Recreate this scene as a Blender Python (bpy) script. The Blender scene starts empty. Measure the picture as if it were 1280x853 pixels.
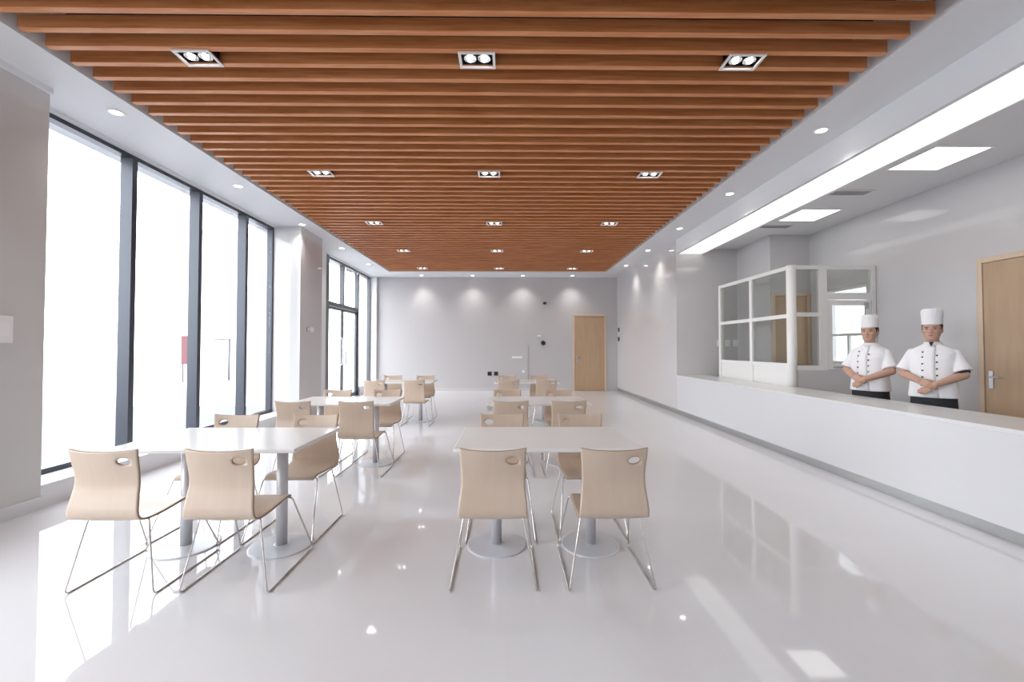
import bpy, bmesh, math, random
from mathutils import Vector, Matrix
random.seed(7)
PI = math.pi
sc = bpy.context.scene
COL = sc.collection

# ------------------------------------------------------------------ materials
def mat(name, col, rough=0.5, metal=0.0, spec=0.5, noise=0.0, nscale=6.0, emit=None, estr=0.0, bump=0.0, coat=0.0):
    m = bpy.data.materials.new(name); m.use_nodes = True
    nt = m.node_tree; b = nt.nodes['Principled BSDF']
    b.inputs['Base Color'].default_value = (*col, 1)
    b.inputs['Roughness'].default_value = rough
    b.inputs['Metallic'].default_value = metal
    b.inputs['Specular IOR Level'].default_value = spec
    if coat:
        b.inputs['Coat Weight'].default_value = coat; b.inputs['Coat Roughness'].default_value = 0.05
    if emit:
        b.inputs['Emission Color'].default_value = (*emit, 1); b.inputs['Emission Strength'].default_value = estr
    if noise or bump:
        tc = nt.nodes.new('ShaderNodeTexCoord'); n = nt.nodes.new('ShaderNodeTexNoise')
        n.inputs['Scale'].default_value = nscale; n.inputs['Detail'].default_value = 4
        nt.links.new(tc.outputs['Object'], n.inputs['Vector'])
        if noise:
            r = nt.nodes.new('ShaderNodeMapRange')
            r.inputs['To Min'].default_value = 1 - noise; r.inputs['To Max'].default_value = 1 + noise
            nt.links.new(n.outputs['Fac'], r.inputs['Value'])
            mx = nt.nodes.new('ShaderNodeVectorMath'); mx.operation = 'SCALE'
            mx.inputs[0].default_value = col
            nt.links.new(r.outputs['Result'], mx.inputs['Scale'])
            nt.links.new(mx.outputs['Vector'], b.inputs['Base Color'])
        if bump:
            bp = nt.nodes.new('ShaderNodeBump'); bp.inputs['Strength'].default_value = bump; bp.inputs['Distance'].default_value = 0.01
            nt.links.new(n.outputs['Fac'], bp.inputs['Height']); nt.links.new(bp.outputs['Normal'], b.inputs['Normal'])
    return m

def wood(name, dark, light, rough=0.45, scale=(1.0, 14.0, 14.0), spec=0.4):
    m = mat(name, dark, rough, spec=spec)
    nt = m.node_tree; b = nt.nodes['Principled BSDF']
    tc = nt.nodes.new('ShaderNodeTexCoord'); mp = nt.nodes.new('ShaderNodeMapping'); mp.inputs['Scale'].default_value = scale
    n = nt.nodes.new('ShaderNodeTexNoise'); n.inputs['Scale'].default_value = 1.6; n.inputs['Detail'].default_value = 6; n.inputs['Distortion'].default_value = 0.6
    oi = nt.nodes.new('ShaderNodeObjectInfo'); ad = nt.nodes.new('ShaderNodeVectorMath'); ad.operation = 'ADD'
    sc_ = nt.nodes.new('ShaderNodeVectorMath'); sc_.operation = 'SCALE'; sc_.inputs['Scale'].default_value = 37.0
    cb = nt.nodes.new('ShaderNodeCombineXYZ')
    for k in 'XYZ': nt.links.new(oi.outputs['Random'], cb.inputs[k])
    nt.links.new(cb.outputs[0], sc_.inputs[0])
    nt.links.new(tc.outputs['Object'], mp.inputs['Vector']); nt.links.new(mp.outputs[0], ad.inputs[0]); nt.links.new(sc_.outputs[0], ad.inputs[1])
    nt.links.new(ad.outputs[0], n.inputs['Vector'])
    cr = nt.nodes.new('ShaderNodeValToRGB')
    cr.color_ramp.elements[0].position = 0.3; cr.color_ramp.elements[0].color = (*dark, 1)
    cr.color_ramp.elements[1].position = 0.7; cr.color_ramp.elements[1].color = (*light, 1)
    nt.links.new(n.outputs['Fac'], cr.inputs[0]); nt.links.new(cr.outputs[0], b.inputs['Base Color'])
    return m

def emission(name, col, strength):
    m = bpy.data.materials.new(name); m.use_nodes = True
    nt = m.node_tree; nt.nodes.clear()
    e = nt.nodes.new('ShaderNodeEmission'); e.inputs['Color'].default_value = (*col, 1); e.inputs['Strength'].default_value = strength
    o = nt.nodes.new('ShaderNodeOutputMaterial'); nt.links.new(e.outputs[0], o.inputs[0])
    return m

def glass(name, tint=(1, 1, 1), refl=1.0):
    m = bpy.data.materials.new(name); m.use_nodes = True
    nt = m.node_tree; nt.nodes.clear()
    t = nt.nodes.new('ShaderNodeBsdfTransparent'); t.inputs['Color'].default_value = (*tint, 1)
    g = nt.nodes.new('ShaderNodeBsdfGlossy'); g.inputs['Roughness'].default_value = 0.02
    lw = nt.nodes.new('ShaderNodeLayerWeight'); lw.inputs['Blend'].default_value = 0.5
    pw = nt.nodes.new('ShaderNodeMath'); pw.operation = 'POWER'; pw.inputs[1].default_value = 5.0
    f = nt.nodes.new('ShaderNodeMath'); f.operation = 'MULTIPLY_ADD'; f.inputs[1].default_value = 0.6; f.inputs[2].default_value = 0.02
    nt.links.new(lw.outputs['Facing'], pw.inputs[0]); nt.links.new(pw.outputs[0], f.inputs[0])
    mx = nt.nodes.new('ShaderNodeMixShader'); o = nt.nodes.new('ShaderNodeOutputMaterial')
    ml = nt.nodes.new('ShaderNodeMath'); ml.operation = 'MULTIPLY'; ml.inputs[1].default_value = refl
    nt.links.new(f.outputs[0], ml.inputs[0]); nt.links.new(ml.outputs[0], mx.inputs[0])
    nt.links.new(t.outputs[0], mx.inputs[1]); nt.links.new(g.outputs[0], mx.inputs[2]); nt.links.new(mx.outputs[0], o.inputs[0])
    return m

def floor_mat():
    m = mat('polished_floor', (0.70, 0.70, 0.72), 0.04, spec=0.55)
    nt = m.node_tree; b = nt.nodes['Principled BSDF']
    tc = nt.nodes.new('ShaderNodeTexCoord')
    br = nt.nodes.new('ShaderNodeTexBrick'); br.offset = 0.0
    br.inputs['Scale'].default_value = 1.0; br.inputs['Brick Width'].default_value = 0.8; br.inputs['Row Height'].default_value = 0.8
    br.inputs['Mortar Size'].default_value = 0.0015; br.inputs['Mortar Smooth'].default_value = 0.3
    br.inputs['Color1'].default_value = (0.715, 0.712, 0.735, 1); br.inputs['Color2'].default_value = (0.705, 0.705, 0.73, 1)
    br.inputs['Mortar'].default_value = (0.68, 0.68, 0.70, 1)
    nt.links.new(tc.outputs['Object'], br.inputs['Vector'])
    n = nt.nodes.new('ShaderNodeTexNoise'); n.inputs['Scale'].default_value = 1.3; n.inputs['Detail'].default_value = 5
    nt.links.new(tc.outputs['Object'], n.inputs['Vector'])
    r = nt.nodes.new('ShaderNodeMapRange'); r.inputs['To Min'].default_value = 0.97; r.inputs['To Max'].default_value = 1.03
    nt.links.new(n.outputs['Fac'], r.inputs['Value'])
    v = nt.nodes.new('ShaderNodeVectorMath'); v.operation = 'SCALE'
    nt.links.new(br.outputs['Color'], v.inputs[0]); nt.links.new(r.outputs['Result'], v.inputs['Scale'])
    nt.links.new(v.outputs['Vector'], b.inputs['Base Color'])
    return m

M = dict(
    floor=floor_mat(),
    wall=mat('glossy_wall_panel', (0.60, 0.585, 0.585), 0.06, spec=0.5, noise=0.015, nscale=0.8),
    rearwall=mat('satin_wall_panel', (0.52, 0.505, 0.51), 0.28, spec=0.4, noise=0.015, nscale=0.8),
    pier=mat('grey_wall_panel', (0.60, 0.585, 0.57), 0.12, spec=0.42, noise=0.015, nscale=0.8),
    counter=mat('white_counter', (0.64, 0.64, 0.655), 0.25, noise=0.02, nscale=0.7),
    ctop=mat('stone_counter_top', (0.66, 0.66, 0.66), 0.2, noise=0.05, nscale=30),
    white=mat('white_paint', (0.74, 0.745, 0.76), 0.6, noise=0.01, nscale=2),
    recess=mat('white_recess_paint', (0.6, 0.59, 0.58), 0.7, noise=0.02),
    dark=mat('dark_plenum', (0.03, 0.018, 0.012), 0.9, noise=0.1),
    kick=mat('brushed_kick_plate', (0.42, 0.42, 0.42), 0.3, metal=0.6, noise=0.04, nscale=20),
    slat=wood('slat_wood', (0.50, 0.175, 0.055), (0.67, 0.30, 0.125), 0.40, (1.2, 22, 22)),
    chair=wood('birch_plywood', (0.54, 0.425, 0.33), (0.57, 0.45, 0.355), 0.35, (16, 2, 1.2), spec=0.45),
    edge=mat('plywood_edge', (0.33, 0.22, 0.15), 0.6, noise=0.2, nscale=60),
    door=wood('beech_door', (0.45, 0.305, 0.19), (0.50, 0.345, 0.22), 0.4, (10, 10, 1.0)),
    doorframe=wood('pale_door_frame', (0.63, 0.48, 0.34), (0.68, 0.53, 0.39), 0.4, (10, 10, 1.0)),
    chrome=mat('chrome', (0.62, 0.585, 0.55), 0.14, metal=1.0, noise=0.01),
    steel=mat('brushed_steel', (0.50, 0.49, 0.52), 0.35, metal=0.55, noise=0.03, nscale=20),
    post=mat('satin_silver_post', (0.60, 0.585, 0.61), 0.35, metal=0.25, noise=0.02),
    base=mat('satin_grey_base', (0.62, 0.64, 0.68), 0.3, metal=0.15, noise=0.02),
    top=mat('white_laminate', (0.80, 0.795, 0.78), 0.18, noise=0.008),
    frame=mat('dark_window_frame', (0.055, 0.06, 0.075), 0.35, metal=0.3, noise=0.05),
    frame_far=mat('grey_door_frame', (0.10, 0.105, 0.11), 0.35, metal=0.3, noise=0.05),
    upvc=mat('white_partition_frame', (0.82, 0.81, 0.79), 0.3, noise=0.01),
    glass=glass('window_glass', (0.98, 0.99, 1.0), 1.0),
    pglass=glass('partition_glass', (0.86, 0.87, 0.86), 1.3),
    panel=emission('ceiling_panel_light', (1.0, 0.995, 0.95), 3.0),
    strip=emission('bulkhead_strip_glow', (1.0, 1.0, 0.985), 1.25),
    bulb=emission('downlight_lamp', (1.0, 0.97, 0.93), 14.0),
    ring=mat('white_metal_ring', (0.85, 0.85, 0.85), 0.3, noise=0.01),
    lampframe=mat('silver_fixture_frame', (0.80, 0.77, 0.76), 0.4, noise=0.02),
    black=mat('black_plastic', (0.012, 0.012, 0.013), 0.4, noise=0.1),
    refl=mat('lamp_reflector', (0.75, 0.75, 0.75), 0.15, metal=0.9, noise=0.02),
    skin=mat('skin', (0.50, 0.30, 0.22), 0.5, noise=0.06, nscale=12),
    lips=mat('lips', (0.36, 0.13, 0.11), 0.5, noise=0.05),
    hair=mat('black_hair', (0.015, 0.012, 0.012), 0.6, noise=0.2, nscale=40),
    eye=mat('dark_eye', (0.02, 0.015, 0.015), 0.2, noise=0.05),
    jacket=mat('white_chef_cotton', (0.83, 0.82, 0.84), 0.8, noise=0.02, nscale=8, bump=0.3),
    trouser=mat('black_cotton', (0.02, 0.02, 0.025), 0.8, noise=0.15, nscale=20),
    plaza=mat('pale_concrete', (0.55, 0.55, 0.56), 0.8, noise=0.06, nscale=0.4),
    asphalt=mat('grey_paving', (0.118, 0.117, 0.135), 0.7, noise=0.10, nscale=0.6),
    red=mat('red_board', (0.11, 0.03, 0.035), 0.5, noise=0.05),
    pole2=mat('grey_dimmer_wall', (0.5, 0.5, 0.5), 0.8, noise=0.05),
    pole=mat('grey_painted_steel', (0.09, 0.09, 0.10), 0.5, noise=0.05),
    facade=mat('pale_facade', (0.6, 0.6, 0.6), 0.8, noise=0.03),
    bwin=mat('facade_window', (0.3, 0.3, 0.32), 0.3, noise=0.05),
    overhang=mat('grey_soffit_panels', (0.10, 0.10, 0.10), 0.8, noise=0.03),
)

# ------------------------------------------------------------------ mesh helpers
def obj(name, bm, m, parent=None, smooth=False, bevel=0.0):
    bmesh.ops.recalc_face_normals(bm, faces=bm.faces[:])
    me = bpy.data.meshes.new(name); bm.to_mesh(me); bm.free()
    o = bpy.data.objects.new(name, me); COL.objects.link(o)
    for x in (m if isinstance(m, (list, tuple)) else [m]): me.materials.append(x)
    if smooth:
        for p in me.polygons: p.use_smooth = True
    if bevel:
        md = o.modifiers.new('bevel', 'BEVEL'); md.width = bevel; md.segments = 2; md.limit_method = 'ANGLE'
    if parent: o.parent = parent
    return o

def box(bm, x0, x1, y0, y1, z0, z1, mi=0):
    vs = [bm.verts.new((x, y, z)) for x in (x0, x1) for y in (y0, y1) for z in (z0, z1)]
    for f in ((0,1,3,2),(4,6,7,5),(0,4,5,1),(2,3,7,6),(0,2,6,4),(1,5,7,3)):
        fc = bm.faces.new([vs[i] for i in f]); fc.material_index = mi
    return bm

def B(*a): return box(bmesh.new(), *a)

def tube(bm, pts, r, n=10, caps=True, mi=0):
    """round bar along a path; r a number or one per point"""
    pts = [Vector(p) for p in pts]; R = r if isinstance(r, (list, tuple)) else [r]*len(pts)
    rings = []; prev = None
    for i, p in enumerate(pts):
        d = (pts[min(i+1, len(pts)-1)] - pts[max(i-1, 0)]).normalized()
        if prev is None:
            a = d.orthogonal().normalized()
        else:
            a = (prev - d*prev.dot(d))
            a = a.normalized() if a.length > 1e-6 else d.orthogonal().normalized()
        prev = a; b = d.cross(a)
        rings.append([bm.verts.new(p + (a*math.cos(2*PI*k/n) + b*math.sin(2*PI*k/n))*R[i]) for k in range(n)])
    for i in range(len(rings)-1):
        for k in range(n):
            f = bm.faces.new([rings[i][k], rings[i][(k+1) % n], rings[i+1][(k+1) % n], rings[i+1][k]]); f.material_index = mi; f.smooth = True
    if caps:
        bm.faces.new(rings[0][::-1]); bm.faces.new(rings[-1])
    return bm

def lathe(bm, prof, n=32, c=(0, 0, 0), mi=0, sx=1, sy=1):
    """profile of (r, z); closed top and bottom"""
    rings = [[bm.verts.new((c[0]+sx*r*math.cos(2*PI*k/n), c[1]+sy*r*math.sin(2*PI*k/n), c[2]+z)) for k in range(n)] for r, z in prof]
    for i in range(len(rings)-1):
        for k in range(n):
            f = bm.faces.new([rings[i][k], rings[i][(k+1) % n], rings[i+1][(k+1) % n], rings[i+1][k]]); f.material_index = mi
    bm.faces.new(rings[0][::-1]).material_index = mi; bm.faces.new(rings[-1]).material_index = mi
    return bm

def round_path(pts, rad, seg=5):
    """fillet the corners of a polyline"""
    P = [Vector(p) for p in pts]; out = [P[0]]
    for i in range(1, len(P)-1):
        a, b, c = P[i-1], P[i], P[i+1]
        d1 = (a-b); d2 = (c-b); r = min(rad, d1.length*0.45, d2.length*0.45)
        s = b + d1.normalized()*r; e = b + d2.normalized()*r
        for k in range(seg+1):
            t = k/seg; out.append(s*(1-t)**2 + b*2*t*(1-t) + e*t*t)
    out.append(P[-1]); return out

def ellipsoid(bm, c, r, rot=None, n=16):
    m = Matrix.Translation(Vector(c)) @ (rot.to_4x4() if rot else Matrix.Identity(4)) @ Matrix.Diagonal((*r, 1))
    bmesh.ops.create_uvsphere(bm, u_segments=n, v_segments=max(8, n//2+2), radius=1, matrix=m)
    return bm

def empty(name, loc=(0, 0, 0), rz=0):
    o = bpy.data.objects.new(name, None); COL.objects.link(o); o.location = loc; o.rotation_euler = (0, 0, rz)
    o.empty_display_size = 0.1; return o

def tag(o, label=None, cat=None, group=None, kind=None):
    if label: o['label'] = label
    if cat: o['category'] = cat
    if group: o['group'] = group
    if kind: o['kind'] = kind
    return o

def struct(name, bm, m, label, cat, **k):
    return tag(obj(name, bm, m, **k), label, cat, kind='structure')

def copy_tree(o, parent=None):
    c = o.copy(); COL.objects.link(c)
    if parent: c.parent = parent
    for ch in list(o.children): copy_tree(ch, c)
    return c

# ------------------------------------------------------------------ dimensions (metres; camera at x=0,y=0)
ZC = 3.70            # soffit
XL, XW = -4.06, -4.45   # pier face, window plane
XR = 3.60            # counter / wall face on the serving side
YB = 14.1            # rear wall
XK, ZK = 5.64, 3.51  # kitchen back wall and ceiling
YK = 9.15            # kitchen end wall
Y0 = -3.2            # wall behind the camera

# ------------------------------------------------------------------ room shell
struct('floor', B(-4.75, XK+0.1, Y0-0.1, YB+0.1, -0.12, 0), M['floor'], 'glossy off-white tiled floor of the canteen', 'floor')
struct('wall_back', B(-4.75, XR+0.3, YB, YB+0.2, 0, ZC+0.4), M['rearwall'], 'pale grey glossy wall at the far end with the wooden door', 'wall')
struct('wall_front', B(-4.75, XK+0.2, Y0-0.2, Y0, 0, ZC+0.4), M['wall'], 'pale wall behind the viewer', 'wall')
struct('wall_right', B(XR, XR+0.2, YK, YB, 0.10, ZC), M['wall'], 'pale glossy wall beyond the serving counter', 'wall')
bm = bmesh.new(); box(bm, -4.75, XL, 2.3, 3.84, 0, ZC); box(bm, -4.75, XL, Y0, -2.8, 0, ZC); box(bm, -4.75, XL, -2.8, 2.3, 0, 0.2); box(bm, -4.75, XL, -2.8, 2.3, 3.62, ZC)
struct('wall_left', bm, M['pier'], 'grey glossy pier wall beside the nearest window', 'wall')
bm = bmesh.new(); box(bm, -4.62, XL, 3.84, 8.18, 0, 0.2)
struct('trim_sill', bm, M['white'], 'low white sill curb under the large windows', 'sill')
struct('wall_left_column', B(-4.75, -3.9, 8.18, 9.13, 0, ZC), M['wall'], 'square pale column between the windows and the glass door', 'column')
bm = bmesh.new()
box(bm, -4.75, -4.35, 9.13, 10.42, 0, ZC); box(bm, -4.75, -4.22, 13.98, YB, 0, ZC)
struct('wall_left_rear', bm, M['white'], 'white wall pieces on either side of the glass door', 'wall')
bm = bmesh.new(); box(bm, -4.75, -4.35, 3.84, 8.18, ZC-0.03, ZC+0.3); box(bm, -4.75, -4.35, 10.42, 13.98, ZC-0.03, ZC+0.3)
struct('wall_left_head', bm, M['white'], 'white wall strip above the window heads', 'wall')
# ceiling ring
RX0, RX1, RY0, RY1 = -3.57, 3.02, 0.2, 13.06
bm = bmesh.new()
box(bm, -4.36, RX0, Y0, YB, ZC, ZC+0.4); box(bm, RX1, XR+0.2, Y0, YB, ZC, ZC+0.4)
box(bm, RX0, RX1, RY1, YB, ZC, ZC+0.4); box(bm, RX0, RX1, Y0, RY0, ZC, ZC+0.4)
struct('ceiling', bm, M['white'], 'smooth white ceiling border around the wooden slats', 'ceiling')
struct('ceiling_plenum', B(-4.75, XR+0.2, Y0, YB+0.1, ZC+0.4, ZC+0.5), M['dark'], 'dark slab above the wooden slats', 'ceiling')
# bulkhead above the counter
bm = bmesh.new(); box(bm, XR, XR+0.05, Y0, YK, 3.40, ZC); box(bm, XR+0.55, XR+0.60, Y0, YK, 3.40, ZC); box(bm, XR+0.05, XR+0.55, Y0, YK, 3.46, ZC)
struct('wall_right_header', bm, M['white'], 'white bulkhead above the serving counter opening', 'wall')
ls = obj('glow_strip', B(XR+0.055, XR+0.545, 0.4, YK-0.01, 3.405, 3.44), M['strip'])  # emission gives the bulkhead's underside strip its brightness
tag(ls, 'long white underside strip of the bulkhead above the counter, made to glow', 'ceiling light')
struct('trim_1', B(XL, XL+0.03, Y0, 3.84, ZC-0.05, ZC), M['white'], 'thin white cornice on top of the grey pier', 'trim')
struct('baseboard_left', B(XL, XL+0.02, Y0, 3.84, 0, 0.11), M['white'], 'white baseboard along the grey pier wall', 'baseboard')
struct('baseboard_right', B(XR+0.03, XR+0.2, Y0, YB, 0, 0.10), M['kick'], 'recessed grey metal kick plate below counter and wall', 'baseboard')
struct('baseboard_back', B(-4.22, 2.14, YB-0.012, YB, 0, 0.10), M['wall'], 'pale skirting along the far wall', 'baseboard')
# kitchen shell
struct('ceiling_kitchen', B(XR+0.6, XK, Y0, YK, ZK, ZK+0.2), M['white'], 'white kitchen ceiling behind the serving counter', 'ceiling')
WY0, WY1, WZ0, WZ1 = 6.72, 7.62, 1.12, 2.42
bm = bmesh.new()
box(bm, XK, XK+0.2, Y0, WY0, 0, ZK+0.2); box(bm, XK, XK+0.2, WY1, YK+0.2, 0, ZK+0.2)
box(bm, XK, XK+0.2, WY0, WY1, 0, WZ0); box(bm, XK, XK+0.2, WY0, WY1, WZ1, ZK+0.2)
struct('wall_kitchen_side', bm, M['wall'], 'pale kitchen wall behind the two chefs', 'wall')
struct('wall_kitchen_end', B(XR+0.2, XK, YK, YK+0.2, 0, ZC), M['wall'], 'pale kitchen wall at the far end of the counter', 'wall')
struct('wall_kitchen_store', B(4.90, XK, 7.98, YK, 0, ZK), M['wall'], 'boxed-out storeroom corner behind the glazed enclosure', 'wall')

# serving counter
ct = empty('serving_counter', (XR, 4, 0))
def child(name, bm, m, parent, **k):   # geometry given in world coordinates
    o = obj(name, bm, m, None, **k); bpy.context.view_layer.update()
    o.parent = parent; o.matrix_parent_inverse = Matrix.LocRotScale(parent.location, parent.rotation_euler, None).inverted()
    return o
child('front_panel', B(XR, XR+0.16, Y0+0.01, YK, 0.10, 0.785), M['counter'], ct)
child('counter_top', B(XR-0.004, XR+0.665, Y0+0.01, YK, 0.785, 0.82), M['ctop'], ct, bevel=0.004)
child('rear_cabinet', B(XR+0.18, XR+0.64, Y0+0.01, YK, 0.0, 0.784), M['counter'], ct)
tag(ct, 'long white serving counter with pale stone top in front of the chefs', 'counter')

# ------------------------------------------------------------------ slatted ceiling
sl = empty('slatted_ceiling', (-0.28, RY0, ZC))
tag(sl, 'ceiling of parallel reddish-brown wooden slats running across the room', 'slatted ceiling')
SP = 0.189; SL0 = 2.937
first = None
for k in range(-14, 54):
    y = SL0 + SP*k
    if first is None:
        bm = B(-3.245, 3.245, -0.026, 0.026, 0.0, 0.10)
        first = obj('slat', bm, M['slat'], sl, bevel=0.003); o = first
    else:
        o = first.copy(); COL.objects.link(o)
    o.parent = sl; o.location = (0, y - RY0, 0.004)

# twin spot boxes in the slats
def spotbox():
    e = empty('twin_spot_box')
    bm = bmesh.new(); w, d, t = 0.145, 0.098, 0.020
    box(bm, -w, w, -d, -d+t, -0.014, 0.0); box(bm, -w, w, d-t, d, -0.014, 0.0)
    box(bm, -w, -w+t, -d+t, d-t, -0.014, 0.0); box(bm, w-t, w, -d+t, d-t, -0.014, 0.0)
    obj('frame', bm, M['lampframe'], e, bevel=0.002)
    bm = bmesh.new(); box(bm, -0.125, 0.125, -0.064, 0.064, 0.045, 0.085)
    box(bm, -0.125, 0.125, -0.066, -0.060, 0.0, 0.045); box(bm, -0.125, 0.125, 0.060, 0.066, 0.0, 0.045)
    box(bm, -0.127, -0.121, -0.064, 0.064, 0.0, 0.045); box(bm, 0.121, 0.127, -0.064, 0.064, 0.0, 0.045)
    obj('housing', bm, M['black'], e)
    for s in (-1, 1):
        bm = bmesh.new(); lathe(bm, [(0.028, 0.044), (0.046, 0.006), (0.050, 0.004), (0.050, 0.010), (0.034, 0.0445)], 24, (s*0.056, 0, 0))
        l = obj('reflector', bm, M['refl'], e, smooth=True)
        bm = bmesh.new(); lathe(bm, [(0.004, -0.012), (0.020, -0.008), (0.024, 0.010), (0.018, 0.040)], 20, (s*0.056, 0, 0))
        obj('bulb', bm, M['bulb'], l, smooth=True)
    return e
sb = spotbox()
def beam(o, energy):
    l = bpy.data.lights.new('lamp_beam', 'SPOT'); l.energy = energy; l.spot_size = 2.2; l.spot_blend = 1.0; l.shadow_soft_size = 0.05
    l.color = (1, 0.975, 0.95)
    lo = bpy.data.objects.new('lamp_beam', l); COL.objects.link(lo); lo.location = (0, 0, -0.018); lo.parent = o
rown = ['first', 'second', 'third', 'fourth', 'fifth', 'nearest unseen']
boxes = []
for i in (0, 1, 2, 3, 4, -1):
    for j, (x, side) in enumerate(((-2.45, 'window side'), (-0.24, 'middle line'), (1.89, 'counter side'))):
        o = sb if (i == 0 and j == 0) else copy_tree(sb)
        o.location = (x, 3.41 + 2.268*i, ZC + 0.003)
        tag(o, f'silver twin-spot light box in the wooden slats, {rown[i]} row from the viewer, {side}', 'spotlight', 'twin spot boxes in the slatted ceiling')
        boxes.append(o)

for o in boxes: beam(o, 26)
# round downlights in the white border
def downlight():
    e = empty('downlight')
    bm = bmesh.new()
    n = 28; prof = [(0.050, 0.004), (0.052, -0.006), (0.068, -0.006), (0.072, 0.0)]
    rings = [[bm.verts.new((r*math.cos(2*PI*k/n), r*math.sin(2*PI*k/n), z)) for k in range(n)] for r, z in prof]
    for i in range(3):
        for k in range(n): bm.faces.new([rings[i][k], rings[i][(k+1) % n], rings[i+1][(k+1) % n], rings[i+1][k]])
    obj('trim_ring', bm, M['ring'], e, smooth=True)
    bm = bmesh.new(); lathe(bm, [(0.050, -0.003), (0.050, -0.001)], 28); obj('lamp', bm, M['bulb'], e)
    return e
dl = downlight(); used = False
ordn = ['first', 'second', 'third', 'fourth', 'fifth', 'sixth']
def put_dl(x, y, label, spot=True):
    global used
    o = copy_tree(dl) if used else dl; used = True
    o.location = (x, y, ZC - 0.001); tag(o, label, 'downlight', 'round downlights in the white ceiling border')
    if spot:
        l = bpy.data.lights.new('downlight_beam', 'SPOT'); l.energy = 20 if x > 3 else 32; l.spot_size = 1.9; l.spot_blend = 1.0; l.shadow_soft_size = 0.04
        l.color = (1, 0.97, 0.94)
        lo = bpy.data.objects.new('downlight_beam', l); COL.objects.link(lo); lo.location = (0, 0, -0.012); lo.parent = o
for k in range(5):
    put_dl(-3.82, 4.22+1.92*k, f'round recessed downlight above the window wall, {ordn[k]} from the viewer')
put_dl(-3.82, 2.30, 'round recessed downlight above the grey pier wall'); put_dl(3.32, 2.61, 'round recessed downlight above the counter wall, closest to the viewer, out of view')
for k in range(5):
    put_dl(3.32, 4.49+1.88*k, f'round recessed downlight above the counter wall, {ordn[k]} from the viewer')
for k, x in enumerate((-2.72, -1.10, 0.50, 2.08)):
    put_dl(x, 13.72, f'round recessed downlight in front of the far wall, {ordn[k]} from the window corner')

# kitchen light panels and vents
def panel(y, label):
    e = empty('ceiling_light', (4.78, y, ZK))
    bm = bmesh.new()
    for a in ((-.31,.31,-.31,-.29),(-.31,.31,.29,.31),(-.31,-.29,-.29,.29),(.29,.31,-.29,.29)): box(bm, *a, -0.012, 0.0)
    obj('frame', bm, M['ring'], e); obj('diffuser', B(-.29, .29, -.29, .29, -0.009, -0.002), M['panel'], e)
    tag(e, label, 'ceiling light', 'square light panels in the kitchen ceiling')
panel(4.72, 'square lit panel in the kitchen ceiling, the nearer one in view')
panel(6.77, 'square lit panel in the kitchen ceiling, farther one near the glazed enclosure')
panel(2.4, 'square lit panel in the kitchen ceiling, closest to the viewer and out of view')
def vent(y, label):
    e = empty('ceiling_vent', (4.62, y, ZK))
    bm = bmesh.new()
    for a in ((-.30,.30,-.10,-.08),(-.30,.30,.08,.10),(-.30,-.28,-.08,.08),(.28,.30,-.08,.08)): box(bm, *a, -0.012, 0.0)
    obj('frame', bm, M['lampframe'], e)
    bm = bmesh.new()
    for k in range(7):
        y_ = -.07+.0233*k
        box(bm, -.28, .28, y_-.003, y_+.007, -0.010, -0.002)
    box(bm, -.28, .28, -.08, .08, -0.002, 0.0)
    obj('grille', bm, M['steel'], e); tag(e, label, 'air vent', 'air vents in the kitchen ceiling')
vent(5.78, 'grey air vent between the two lit kitchen ceiling panels')
vent(7.42, 'grey air vent beyond the farther lit kitchen ceiling panel')

# ------------------------------------------------------------------ windows
def V(o, bm_, m, name, **k): return child(name, bm_, m, o, **k)
w1 = empty('window_1', (XW, 3.9, 0.2)); tag(w1, 'tall floor-to-ceiling window wall with dark mullions and white daylight', 'window', kind='structure')
bm = bmesh.new(); box(bm, XW-0.06, XW+0.04, 3.84, 8.18, ZC-0.075, ZC-0.03); box(bm, XW-0.06, XW+0.05, 3.84, 8.18, 0.2, 0.25)
box(bm, XW-0.06, XW+0.04, 3.84, 3.90, 0.25, ZC-0.075); box(bm, XW-0.06, XW+0.04, 8.14, 8.18, 0.25, ZC-0.075)
V(w1, bm, M['frame'], 'window_frame')
ys = [3.90, 5.10, 6.20, 7.30, 8.14]
for y in ys[1:-1]: V(w1, B(XW-0.07, XW+0.07, y-0.035, y+0.035, 0.25, ZC-0.075), M['frame'], 'mullion')
for a, b in zip(ys[:-1], ys[1:]):
    V(w1, B(XW-0.004, XW+0.004, a+0.002, b-0.002, 0.25, ZC-0.075), M['glass'], 'pane')
w3 = empty('window_added_fill', (XW, -0.2, 0.2)); tag(w3, 'unseen window wall added beside the viewer for fill daylight', 'window', kind='structure')  # added out of view to brighten the near floor and chairs
bm = bmesh.new(); box(bm, XW-0.06, XW+0.04, -2.8, 2.3, 3.57, 3.62); box(bm, XW-0.06, XW+0.04, -2.8, 2.3, 0.2, 0.25)
for y in (-2.77, -1.1, 0.6, 2.27): box(bm, XW-0.06, XW+0.06, y-0.03, y+0.03, 0.25, 3.57)
V(w3, bm, M['frame'], 'window_frame')
for a, b in ((-2.74, -1.13), (-1.07, 0.57), (0.63, 2.24)): V(w3, B(XW-0.004, XW+0.004, a, b, 0.25, 3.57), M['glass'], 'pane')
d1 = empty('door_1', (XW, 11.7, 0)); tag(d1, 'tall grey-framed glass double door with transom and side light', 'door', kind='structure')
bm = bmesh.new()
box(bm, XW-0.06, XW+0.10, 10.42, 10.60, 0, ZC-0.03)
box(bm, XW-0.06, XW+0.04, 10.60, 13.98, ZC-0.08, ZC-0.03)
box(bm, XW-0.06, XW+0.05, 12.80, 12.90, 0, ZC-0.08)
box(bm, XW-0.06, XW+0.04, 13.93, 13.98, 0, ZC-0.08)
box(bm, XW-0.06, XW+0.05, 10.60, 12.80, 2.46, 2.56)
box(bm, XW-0.06, XW+0.05, 11.66, 11.74, 2.56, ZC-0.08)
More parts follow.
